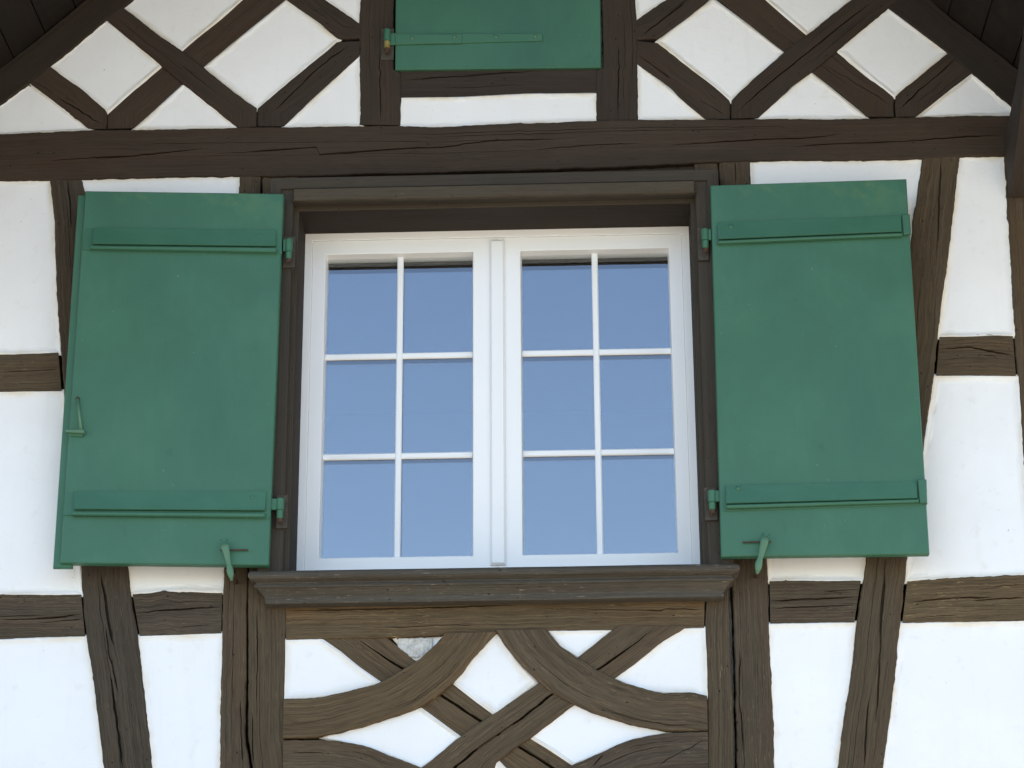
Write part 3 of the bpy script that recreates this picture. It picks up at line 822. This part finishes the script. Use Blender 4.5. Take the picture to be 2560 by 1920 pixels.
z_panel('R3', 1912, 428, 2180, 652, 1595, 672, deep=0.010, edge=0.002, band=0.009)
# storey below the beam
px_panel(-60, 452, 125, 450, 134, 545, 139, 690, 150, 880, -60, 886)
px_panel(204, 447, 390, 442, 599, 440, 590, 720, 570, 1479, 450, 1475, 326, 1484, 322, 1420, 240, 900)
px_panel(-80, 982, 158, 979, 205, 1484, -80, 1486)
px_panel(-110, 1606, 0, 1601, 215, 1593, 231, 1685, 244, 1796, 259, 1920, 300, 2280, -130, 2280)
px_panel(347, 1592, 555, 1585, 552, 1716, 549, 1920, 540, 2280, 424, 2280, 380, 1920, 364, 1773)
px_panel(1876, 401, 2303, 398, 2291, 505, 2262, 820, 2158, 1450, 1922, 1451, 1896, 900)
px_panel(2400, 393, 2516, 389, 2526, 661, 2537, 837, 2345, 840, 2357, 739, 2380, 552)
px_panel(2336, 941, 2545, 942, 2560, 1172, 2585, 1437, 2265, 1451, 2268, 1393, 2312, 1102)
px_panel(1923, 1562, 2139, 1558, 2120, 1738, 2094, 1920, 2036, 2280, 1955, 2280, 1938, 1920)
px_panel(2250, 1560, 2600, 1553, 2625, 1920, 2650, 2280, 2150, 2280, 2208, 1920, 2228, 1770)
# the small fields between the braces under the sill
z_panel('S2', 355, 680, 610, 678, 760, 778, 900, 888, 1055, 1002, 920, 1045, 750, 1085, 560, 1115, 345, 1125)
z_panel('S2', 1190, 650, 1560, 636, 1490, 745, 1345, 830, deep=0.022, edge=0.015, band=0.003)
z_panel('S2', 1965, 628, 2150, 880, 2262, 1000, 2120, 1120, 1965, 1232, 1830, 1135, 1645, 995, 1800, 800)
z_panel('S3', 540, 612, 995, 606, 755, 802, 620, 720)
z_panel('S3', 1550, 595, 1725, 590, 1738, 800, 1738, 1105, 1620, 1075, 1450, 1075, 1340, 1065, 1200, 1030, 1045, 968, 1200, 850, 1400, 692)
z_panel('S2', 635, 1425, 900, 1350, 1100, 1285, 1365, 1202, 1520, 1312, 1672, 1422, 1530, 1550, 1390, 1650, 1280, 1608, 1150, 1558, 1000, 1500, 800, 1455, band=0.003)
z_panel('S3', 722, 1172, 960, 1260, 1180, 1320, 1470, 1380, 1200, 1430, 1050, 1480, 880, 1560, 722, 1622, 560, 1512, 415, 1423, 430, 1400, 560, 1300, band=0.003)
z_panel('S3', 130, 1610, 500, 1990, 40, 2030, -240, 1990)
px_panel(906, -450, 480, -122, 906, -122, deep=0.012, edge=0.010, band=0.003)
px_panel(1586, -472, 2020, -132, 1586, -132, deep=0.012, edge=0.010, band=0.003)
px_panel(925, -470, 1262, -728, 1565, -470, deep=0.012, edge=0.010, band=0.003)
px_panel(704, 2100, 1778, 2090, 1780, 2270, 702, 2280)
px_panel(704, 1925, 1770, 1925, 1772, 2030, 704, 2030, deep=0.072, edge=0.070, band=0.003)
# broken corner of plaster showing the mortar
def rubble(poly, y0):
    p = XZ(poly, y0)
    x0, x1, z0, z1 = p[:, 0].min(), p[:, 0].max(), p[:, 1].min(), p[:, 1].max()
    nx, nz = 34, 18
    V, F = [], []
    for i in range(nx):
        for j in range(nz):
            x, z = x0 + (x1 - x0) * i / (nx - 1), z0 + (z1 - z0) * j / (nz - 1)
            V.append((x, y0 - 0.006 * noise.noise((x * 40, z * 40, 1)) - 0.004 * noise.noise((x * 110, z * 110, 2)) + (0.02 if i in (0, nx - 1) or j in (0, nz - 1) else 0), z))
    for i in range(nx - 1):
        for j in range(nz - 1):
            F.append((i * nz + j, i * nz + j + 1, (i + 1) * nz + j + 1, (i + 1) * nz + j))
    o = link_mesh('mortar_patch', V, F, 'mortar', house, smooth=True)
    o['label'] = 'crumbled grey mortar where the plaster has broken away'
rubble(g('S2', 1205, 655, 1485, 655, 1485, 815, 1205, 815), 0.013)

# ------------------------------------------------------------------ casing and sill
casx0, casx1 = P(678, 450, -0.071)[0], P(1799, 430, -0.071)[0]
castop = (P(741, 444, -0.071)[2] + P(1738, 424, -0.071)[2]) / 2
def ins_side(px, py, y):
    return P(px, py, y)
cz0 = Z0 - 0.10
# outer edges measured from the lining plane (x = +-HW, z = Z1); widths of the steps in metres
WO = (casx1 - casx0) / 2 - HW
WT = castop - Z1
print('casing', casx0, casx1, 'top', WT, 'side', WO)
def surround(name, loops_fn, mat):
    """three-sided surround; loops of (side offset, top offset, y) outward from the opening"""
    V, F, U = [], [], []
    pr = [[(-HW - s, y, cz0), (-HW - s, y, Z1 + t), (HW + s, y, Z1 + t), (HW + s, y, cz0)] for s, t, y in loops_fn]
    for sgm in range(3):
        base = len(V)
        acc = 0.0
        for j, (s, t, y) in enumerate(loops_fn):
            if j:
                acc += math.dist(loops_fn[j], loops_fn[j - 1])
            for q in (pr[j][sgm], pr[j][sgm + 1]):
                V.append(q)
                U.append(((q[0] if sgm == 1 else q[2]) + sgm * 3.3, acc + sgm * 1.9))
        for j in range(len(loops_fn) - 1):
            i = base + 2 * j
            F.append((i, i + 1, i + 3, i + 2))
    return link_mesh(name, V, F, mat, house, U, fix=False)
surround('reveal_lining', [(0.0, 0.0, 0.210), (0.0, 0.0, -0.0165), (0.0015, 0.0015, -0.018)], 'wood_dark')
surround('lining_edge', [(0.0005, 0.0005, -0.0178), (0.0020, 0.0020, -0.020), (0.045, 0.045, -0.020)], 'casing')
ci = 0.016
ws, wt = ci + (WO - ci) * 0.50, ci + (WT - ci) * 0.50
surround('window_casing', [(ci, ci, -0.010), (ci, ci, -0.062), (ci + 0.003, ci + 0.003, -0.065), (ws, wt, -0.065), (ws, wt, -0.072), (ws + 0.002, wt + 0.002, -0.074), (WO - 0.003, WT - 0.003, -0.074), (WO, WT, -0.071), (WO, WT, 0.03)], 'casing')

slab('added_head_board', [(-HW - 0.012, Z1 + 0.009), (HW + 0.012, Z1 + 0.009), (HW + 0.012, Z1 + wt - 0.006), (-HW - 0.012, Z1 + wt - 0.006)], -0.086, -0.064, 'casing', house, 0.003, 'x')  # added board, proud of the casing to widen the dark reflection in the panes
nx0, nx1 = P(620, 1432, -0.095)[0], P(1849, 1411, -0.095)[0]
def sz(px, py, d):
    return (P(925, py, -d)[2])
D0 = 0.095
prof = [(-0.16, sz(0, 1422, D0) + 0.055), (0.060, sz(0, 1422, D0) + 0.004), (0.085, sz(0, 1422, D0) + 0.001), (0.092, sz(0, 1425, D0)), (0.095, sz(0, 1430, D0)), (0.095, sz(0, 1437, D0)), (0.091, sz(0, 1442, 0.091)), (0.082, sz(0, 1447, 0.082)),
        (0.072, sz(0, 1452, 0.072)), (0.072, sz(0, 1456, 0.072)), (0.076, sz(0, 1458, 0.076)), (0.078, sz(0, 1461, 0.078)), (0.075, sz(0, 1465, 0.075)), (0.068, sz(0, 1467, 0.068)), (0.062, sz(0, 1473, 0.062)),
        (0.053, sz(0, 1482, 0.053)), (0.047, sz(0, 1489, 0.047)), (0.046, sz(0, 1503, 0.046)), (0.044, sz(0, 1506, 0.044)), (-0.01, sz(0, 1506, 0.044) + 0.0)]
V, F, U = [], [], []
acc = 0.0
for seg in range(3):
    base = len(V)
    acc = 0.0
    for j, (d, z) in enumerate(prof):
        if j:
            acc += math.dist(prof[j], prof[j - 1])
        xl, xr = nx0 + (D0 - max(d, 0.0)), nx1 - (D0 - max(d, 0.0))
        pts4 = [(xl, 0.0 if d > 0 else -d, z), (xl, -d, z), (xr, -d, z), (xr, 0.0 if d > 0 else -d, z)]
        nn = 40 if seg == 1 else 2
        a, b = np.array(pts4[seg]), np.array(pts4[seg + 1])
        for t in np.linspace(0, 1, nn):
            q = a + (b - a) * t
            if seg == 1:
                q[2] += 0.0012 * noise.noise((q[0] * 3, 0, 4)) - (q[0]) * 0.0
            V.append(tuple(q))
            U.append(((q[0] if seg == 1 else q[1]) + seg * 4.1, acc))
    for j in range(len(prof) - 1):
        for i in range(nn - 1):
            s0 = base + j * nn + i
            F.append((s0, s0 + 1, s0 + nn + 1, s0 + nn))
so = link_mesh('window_sill', V, F, 'sill', house, U, fix=False)

# ------------------------------------------------------------------ the window
win = empty('casement_window', (0, YF, Z0), house)
win['label'] = 'white two-leaf casement window with twelve small panes'
def mx(pts, y):
    return float(np.mean([P(a, b, y)[0] for a, b in pts]))
def mz(pts, y):
    return float(np.mean([P(a, b, y)[2] for a, b in pts]))
FB = Z0 - 0.040
frame_sweep('frame', -HW - 0.03, HW + 0.03, FB - 0.02, Z1 + 0.03, [(0, 0.245), (0, YF), (0.030 + 0.0235, YF), (0.030 + 0.0250, YF + 0.0015), (0.055, YF + 0.012), (0.055, 0.245)], 'white', win)
YS = YF + 0.005                                  # face of the sashes
YG = YS + 0.038                                  # face of the glass
gl_ = [mx([(820, 660), (802, 1380)], YG), mx([(1185, 660), (1178, 1380)], YG), mx([(1306, 650), (1308, 1380)], YG), mx([(1674, 640), (1688, 1375)], YG)]
zt = mz([(1000, 634), (1490, 626)], YS)
zb = mz([(1000, 1389), (1490, 1383)], YS)
print('glass x', gl_, 'z', zt - Z0, zb - Z0)
mull = (mx([(1246, 640), (1242, 1380)], YS - 0.012))
print('mull', mull)
for si, (xa, xb) in enumerate(((gl_[0], gl_[1]), (gl_[2], gl_[3]))):
    ox0 = -HW + 0.0255 if si == 0 else mull + 0.0003
    ox1 = mull - 0.0003 if si == 0 else HW - 0.0255
    zo0, zo1 = FB + 0.036, Z1 - 0.0255
    # sash with unequal rails: built as loops of rectangles
    rects = [((ox0, ox1, zo0, zo1), 0.241), ((ox0, ox1, zo0, zo1), YS + 0.002), ((ox0 + 0.002, ox1 - 0.002, zo0 + 0.002, zo1 - 0.002), YS),
             ((xa - 0.005, xb + 0.005, zb - 0.005, zt + 0.005), YS), ((xa - 0.003, xb + 0.003, zb - 0.003, zt + 0.003), YS + 0.002), ((xa, xb, zb, zt), YG - 0.001), ((xa, xb, zb, zt), 0.241)]
    V, F = [], []
    for (a, b, c_, d_), y in rects:
        V += [(a, y, c_), (a, y, d_), (b, y, d_), (b, y, c_)]
    for j in range(len(rects) - 1):
        for i in range(4):
            k2 = (i + 1) % 4
            F.append((j * 4 + i, j * 4 + k2, (j + 1) * 4 + k2, (j + 1) * 4 + i))
    link_mesh('sash', V, F, 'white', win, fix=False)
    mv = mx([(1003, 700), (992, 1350)], YG) if si == 0 else mx([(1490, 690), (1497, 1350)], YG)
    mh = [mz([(900, 893), (1100, 890)], YG), mz([(900, 1143), (1100, 1140)], YG)] if si == 0 else [mz([(1400, 884), (1600, 880)], YG), mz([(1400, 1134), (1600, 1131)], YG)]
    mw = 0.0104
    def bar(x0, x1, z0, z1, yf):
        V2, F2 = [], []
        e = 0.0035
        horiz = (x1 - x0) > (z1 - z0)
        for (a, b, c_, d_), y in (((x0, x1, z0, z1), YG - 0.0005), ((x0, x1, z0, z1), yf + e), (((x0, x1, z0 + e, z1 - e) if horiz else (x0 + e, x1 - e, z0, z1)), yf)):
            V2 += [(a, y, c_), (a, y, d_), (b, y, d_), (b, y, c_)]
        for j in range(2):
            for i in range(4):
                k2 = (i + 1) % 4
                F2.append((j * 4 + i, j * 4 + k2, (j + 1) * 4 + k2, (j + 1) * 4 + i))
        F2.append((8, 9, 10, 11))
        link_mesh('muntin', V2, F2, 'white', win, fix=False)
    bar(mv - mw, mv + mw, zb, zt, YG - 0.011)
    for z in mh:
        bar(xa, mv - mw, z - mw, z + mw, YG - 0.0095)
        bar(mv + mw, xb, z - mw, z + mw, YG - 0.0095)
    zs = [zt + 0.006, mh[0], mh[1], zb - 0.006]
    xs = [xa - 0.006, mv, xb + 0.006]
    for r in range(3):
        for c_ in range(2):
            V2 = [(xs[c_], YG, zs[r]), (xs[c_ + 1], YG, zs[r]), (xs[c_ + 1], YG, zs[r + 1]), (xs[c_], YG, zs[r + 1])]
            V2 += [(a_, YG + 0.018, b_) for a_, _, b_ in V2]      # the inner sheet of the double glazing
            link_mesh('pane', V2, [(0, 3, 2, 1), (4, 7, 6, 5)], 'glass', win, fix=False)
# cover strip where the two leaves meet
hw_ = 0.0255
zc0, zc1 = mz([(1242, 1412)], YS - 0.012), mz([(1246, 598)], YS - 0.012)
V = []
for e, y in ((0.0, YS + 0.001), (0.0, YS - 0.006), (0.007, YS - 0.014)):
    V += [(mull - hw_ + e, y, zc0 + e), (mull - hw_ + e, y, zc1 - e), (mull + hw_ - e, y, zc1 - e), (mull + hw_ - e, y, zc0 + e)]
F = [(j * 4 + i, j * 4 + (i + 1) % 4, (j + 1) * 4 + (i + 1) % 4, (j + 1) * 4 + i) for j in range(2) for i in range(4)] + [(8, 9, 10, 11)]
link_mesh('cover_strip', V, F, 'white', win, fix=False)

# ------------------------------------------------------------------ roof strut at the right corner
zs0 = P(2522, 494, -0.004)
sxl = zs0[0]
low = [(0.0, 0.0), (0.10, 0.045), (0.30, 0.14), (0.60, 0.31), (0.95, 0.62)]
upp = [(0.0, 0.21), (0.10, 0.225), (0.30, 0.275), (0.60, 0.42), (0.95, 0.76)]
V, U = [], []
acc = 0.0
for i in range(5):
    for (t, dz), vv in ((low[i], 0.0), (upp[i], 0.15)):
        for x_, vx in ((sxl, 0.0), (sxl + 0.13, 0.13)):
            V.append((x_, -0.004 - t, zs0[2] + dz))
            U.append((t * 1.15, vv + vx))
F = []
for i in range(4):
    a0 = i * 4
    F += [(a0, a0 + 4, a0 + 6, a0 + 2), (a0 + 1, a0 + 3, a0 + 7, a0 + 5), (a0, a0 + 1, a0 + 5, a0 + 4), (a0 + 2, a0 + 6, a0 + 7, a0 + 3)]
F += [(0, 2, 3, 1), (16, 17, 19, 18)]
link_mesh('roof_strut', V, F, 'wood_high', house, U)

# ================================================================== shutters
YB, YFR = -0.078, -0.112                         # back and front of a shutter leaf
def quad(pts, y):
    return XZ(pts, y)
def wedge(name, pts, y_top, y_bot, y_back, parent, mat='green'):
    """board face that leans out: pixel corners head left, head right, foot right, foot left"""
    q = [P(pts[0][0], pts[0][1], y_top), P(pts[1][0], pts[1][1], y_top), P(pts[2][0], pts[2][1], y_bot), P(pts[3][0], pts[3][1], y_bot)]
    e = 0.0022
    low = [q[3] + np.array([0, e, -e]), q[2] + np.array([0, e, -e])]
    V = [tuple(p) for p in q] + [tuple(p) for p in low] + [(p[0], y_back, p[2]) for p in (q[0], q[1], low[1], low[0])]
    F = [(0, 1, 2, 3), (3, 2, 5, 4), (4, 5, 8, 9), (0, 3, 4, 9, 6), (1, 7, 8, 5, 2), (0, 6, 7, 1), (6, 9, 8, 7)]
    o0 = q[0]
    return link_mesh(name, V, F, mat, parent, [(v[0] - o0[0] - 7, v[2] - o0[2]) for v in V])
def batten(sh, base, main, strip, mat='green'):
    bt = wedge('batten', base, YFR + 0.0002, YFR - 0.004, YFR + 0.003, sh)
    wedge('batten_face', main, YFR - 0.0050, YFR - 0.015, YFR + 0.002, bt)
    slab('drip_strip', quad(strip, YFR - 0.020), YFR - 0.020, YFR - 0.002, mat, bt, 0.003, 'x')
    return bt
def dome(name, px, py, y, r, mat, parent):
    p = P(px, py, y)
    return lathe(name, [(r, y + 0.002), (r, y - r * 0.25), (r * 0.75, y - r * 0.6), (r * 0.3, y - r * 0.8)], p[0], p[2], mat, parent, 'y', 12)
def hinge(sh, px, py_top, py_mid, py_bot, edge_px, yk, plate):
    """knuckle and strap on the leaf, pin and plate on the casing"""
    a, m, b = P(px, py_top, yk), P(px, py_mid, yk), P(px, py_bot, yk)
    r = 0.0125
    kn = lathe('hinge', [(r * 0.75, a[2]), (r, a[2] - 0.003), (r, m[2] + 0.001), (r * 0.8, m[2])], a[0], yk, 'iron', sh)
    ex = P(edge_px, py_mid, yk)[0]
    x0, x1 = min(ex, a[0]), max(ex, a[0])
    hp = box('hinge_strap', x0, x1, yk - 0.004, yk + 0.004, m[2] + 0.002, a[2] - 0.002, 'iron', sh)
    pin = lathe('hinge_pin', [(r * 0.8, m[2] - 0.0005), (r * 0.86, m[2] - 0.003), (r * 0.8, b[2] + 0.004), (r * 0.5, b[2])], a[0], yk, 'iron', house)
    lathe('pin_tip', [(r * 0.62, b[2] + 0.002), (r * 0.66, b[2] - 0.010), (r * 0.3, b[2] - 0.013)], a[0], yk, 'rust', house)
    q = P(plate[0], plate[1], -0.077)
    q2 = P(plate[2], plate[3], -0.077)
    slab('hinge_plate', [(q[0], q[2]), (q2[0], q[2]), (q2[0], q2[2]), (q[0], q2[2])], -0.0775, -0.064, 'ochre', house, 0.0008)
    lathe('hinge_arm', [(r * 0.6, yk), (r * 0.6, -0.072)], a[0], (m[2] + b[2]) / 2, 'iron', house, 'y', 10)

# --- left leaf
c0 = P(430, 1410, YFR)
sh = empty('window_shutter', (c0[0], YFR, c0[2]))
tag(sh, 'green wooden shutter with a small drop latch and a stepped outer edge, beside the window', 'shutter')
slab('leaf', quad([(213, 477), (709, 484), (671, 1413), (150, 1407)], YFR), YFR, YB, 'green', sh, 0.003)
slab('edge_rebate', quad([(195, 487), (240, 487), (180, 1420), (132, 1420)], -0.094), -0.094, YB + 0.0015, 'green', sh, 0.003)
batten(sh, g('R4', 590, 462, 1945, 478, 1948, 645, 570, 618), g('R4', 645, 468, 1905, 482, 1905, 590, 642, 574), g('R4', 628, 590, 1908, 604, 1910, 634, 620, 610))
batten(sh, g('R5', 455, 905, 1868, 905, 1862, 1094, 435, 1070), g('R5', 512, 908, 1838, 908, 1830, 1034, 512, 1026), g('R5', 500, 1046, 1830, 1056, 1830, 1084, 495, 1070))
for (a, b) in g('R4', 1795, 522) + g('R5', 1745, 950):
    dome('bolt', a, b, YFR - 0.008, 0.006, 'iron', sh)
hinge(sh, 723, 598, 630, 648, 708, -0.098, (709, 592, 736, 668))
hinge(sh, 701, 1246, 1276, 1298, 676, -0.098, (692, 1238, 717, 1320))
# drop latch
la, lb = g('R5', 537, 268, 560, 482)
pa, pb = P(la[0], la[1], YFR - 0.008), P(lb[0], lb[1], YFR - 0.014)
loft('latch_rod', [pa, (pa + pb) / 2, pb], [0.004, 0.0035, 0.005], [0.003, 0.0035, 0.004], 'iron_worn', sh)
dome('latch_eye', la[0], la[1], YFR, 0.007, 'rust', sh)
slab('latch_plate', quad(g('R5', 452, 480, 580, 478, 582, 505, 452, 498), YFR - 0.020), YFR - 0.020, YFR - 0.002, 'iron_worn', sh, 0.002, 'x')
slab('latch_tab', quad(g('R5', 478, 500, 572, 500, 572, 530, 478, 522), YFR - 0.008), YFR - 0.008, YFR - 0.001, 'iron', sh, 0.002, 'x')

# --- right leaf
c0 = P(2060, 1390, YFR)
sh = empty('window_shutter', (c0[0], YFR, c0[2]))
tag(sh, 'green wooden shutter with two round bolt heads on its battens and no latch', 'shutter')
slab('leaf', quad([(1776, 463), (2266, 447), (2324, 1384), (1803, 1391)], YFR), YFR, YB, 'green', sh, 0.003)
batten(sh, g('R6', 225, 545, 1478, 478, 1485, 602, 235, 672), g('R6', 243, 530, 1422, 486, 1424, 583, 246, 632), g('R6', 246, 645, 1430, 595, 1432, 612, 246, 662))
batten(sh, g('R7', 275, 800, 1585, 768, 1590, 922, 285, 968), g('R7', 295, 805, 1522, 783, 1526, 884, 298, 918), g('R7', 298, 930, 1535, 893, 1537, 912, 298, 952))
slab('batten_end', quad(g('R6', 1428, 474, 1478, 480, 1484, 600, 1438, 606), YFR - 0.016), YFR - 0.016, YFR, 'green', sh, 0.002, 'x')
slab('batten_end', quad(g('R7', 1530, 766, 1584, 768, 1588, 918, 1542, 916), YFR - 0.016), YFR - 0.016, YFR, 'green', sh, 0.002, 'x')
for (a, b) in g('R6', 330, 560) + g('R7', 375, 828):
    dome('bolt', a, b, YFR - 0.006, 0.0085, 'iron', sh)
hinge(sh, 1762, 573, 602, 622, 1778, -0.098, (1743, 570, 1772, 650))
hinge(sh, 1779, 1226, 1256, 1276, 1800, -0.098, (1760, 1219, 1794, 1300))

# --- upper shutter in the gable
YU = -0.010
c0 = P(1245, 171, YU)
sh = empty('gable_shutter', (c0[0], YU, c0[2]))
tag(sh, 'green gable shutter hung on a long iron strap, set between two dark posts', 'shutter')
slab('leaf', quad([(992, -380), (1497, -380), (1503, 168), (987.5, 174)], YU), YU, 0.02, 'green', sh, 0.003)
st = slab('strap_hinge', quad(g('R2', 400, 190, 1282, 194, 1282, 234, 400, 258), YU - 0.006), YU - 0.006, YU + 0.001, 'iron', sh, 0.0015, 'x')
slab('strap_plate', quad(g('R2', 432, 200, 820, 196, 820, 247, 432, 254), YU - 0.009), YU - 0.009, YU - 0.0055, 'iron', sh, 0.0015, 'x')
for (a, b) in g('R2', 530, 222, 775, 215, 1015, 212, 1240, 210):
    dome('bolt', a, b, YU - (0.009 if a < 1156 else 0.006), 0.0065, 'iron_worn', sh)
a, m, b = P(968, 73, -0.022), P(968, 103, -0.022), P(968, 120, -0.022)
lathe('hinge', [(0.008, a[2]), (0.012, a[2] - 0.004), (0.012, m[2]), (0.009, m[2] - 0.0005)], a[0], -0.022, 'iron', sh)
lathe('hinge_pin', [(0.010, m[2] - 0.001), (0.0105, m[2] - 0.004), (0.010, b[2]), (0.005, b[2] - 0.002)], a[0], -0.022, 'brass', house)
lathe('pin_tip', [(0.008, b[2] - 0.0015), (0.008, b[2] - 0.016), (0.004, b[2] - 0.019)], a[0], -0.022, 'rust', house)
q, q2 = P(953, 72, -0.006), P(984, 149, -0.006)
slab('hinge_plate', [(q[0], q[2]), (q2[0], q[2]), (q2[0], q2[2]), (q[0], q2[2])], -0.006, 0.001, 'ochre', house, 0.001)

# ================================================================== hold-backs below the two window shutters
def holdback(label, reg, path, widths, ears, rod, group):
    yy = -0.136
    pts = [P(a, b, yy - 0.002 * (i == 1)) for i, (a, b) in enumerate(g(reg, *path))]
    root = empty('shutter_holdback', tuple(pts[-1]))
    tag(root, label, 'shutter catch', group)
    sc = 1.0 / ZR[reg][2] / 760.0
    loft('arm', pts, [w * sc for w in widths], [0.006, 0.007, 0.006, 0.005, 0.006, 0.010, 0.009, 0.004], 'iron_worn', root)
    for (x0, y0, x1, y1) in ears:
        (a, b), = g(reg, x0, y0)
        (c_, d_), = g(reg, x1, y1)
        p0, p1 = P(a, b, yy), P(c_, d_, yy + 0.004)
        loft('prong', [p0, (p0 + p1) / 2, p1], [0.0045, 0.003, 0.0015], [0.004, 0.003, 0.0015], 'iron', root)
    (a, b), (c_, d_) = g(reg, *rod)
    p0, p1 = P(a, b, YFR - 0.008), P(c_, d_, YFR - 0.008)
    lathe('cross_pin', [(0.0026, p0[0]), (0.0026, p1[0])], YFR - 0.008, (p0[2] + p1[2]) / 2, 'rust', root, 'x', 8)
    e = pts[5]
    lathe('pivot', [(0.007, yy), (0.007, 0.004)], e[0], e[2], 'rust', root, 'y', 10)
holdback('green iron catch holding the shutter that carries the drop latch', 'S7', (355, 940, 375, 1000, 395, 1090, 412, 1180, 430, 1260, 445, 1335, 455, 1400, 468, 1490),
         (52, 58, 46, 38, 34, 50, 44, 14), ((330, 945, 302, 885), (398, 940, 402, 872)), (300, 1040, 712, 1036), 'iron catches below the window shutters')
holdback('green iron catch holding the shutter with the two round bolt heads', 'S8', (1025, 960, 1015, 1030, 995, 1110, 975, 1190, 950, 1280, 928, 1365, 920, 1430, 905, 1510),
         (50, 56, 52, 46, 36, 52, 46, 16), ((1000, 970, 985, 905), (1060, 985, 1090, 915)), (1110, 1030, 690, 1044), 'iron catches below the window shutters')
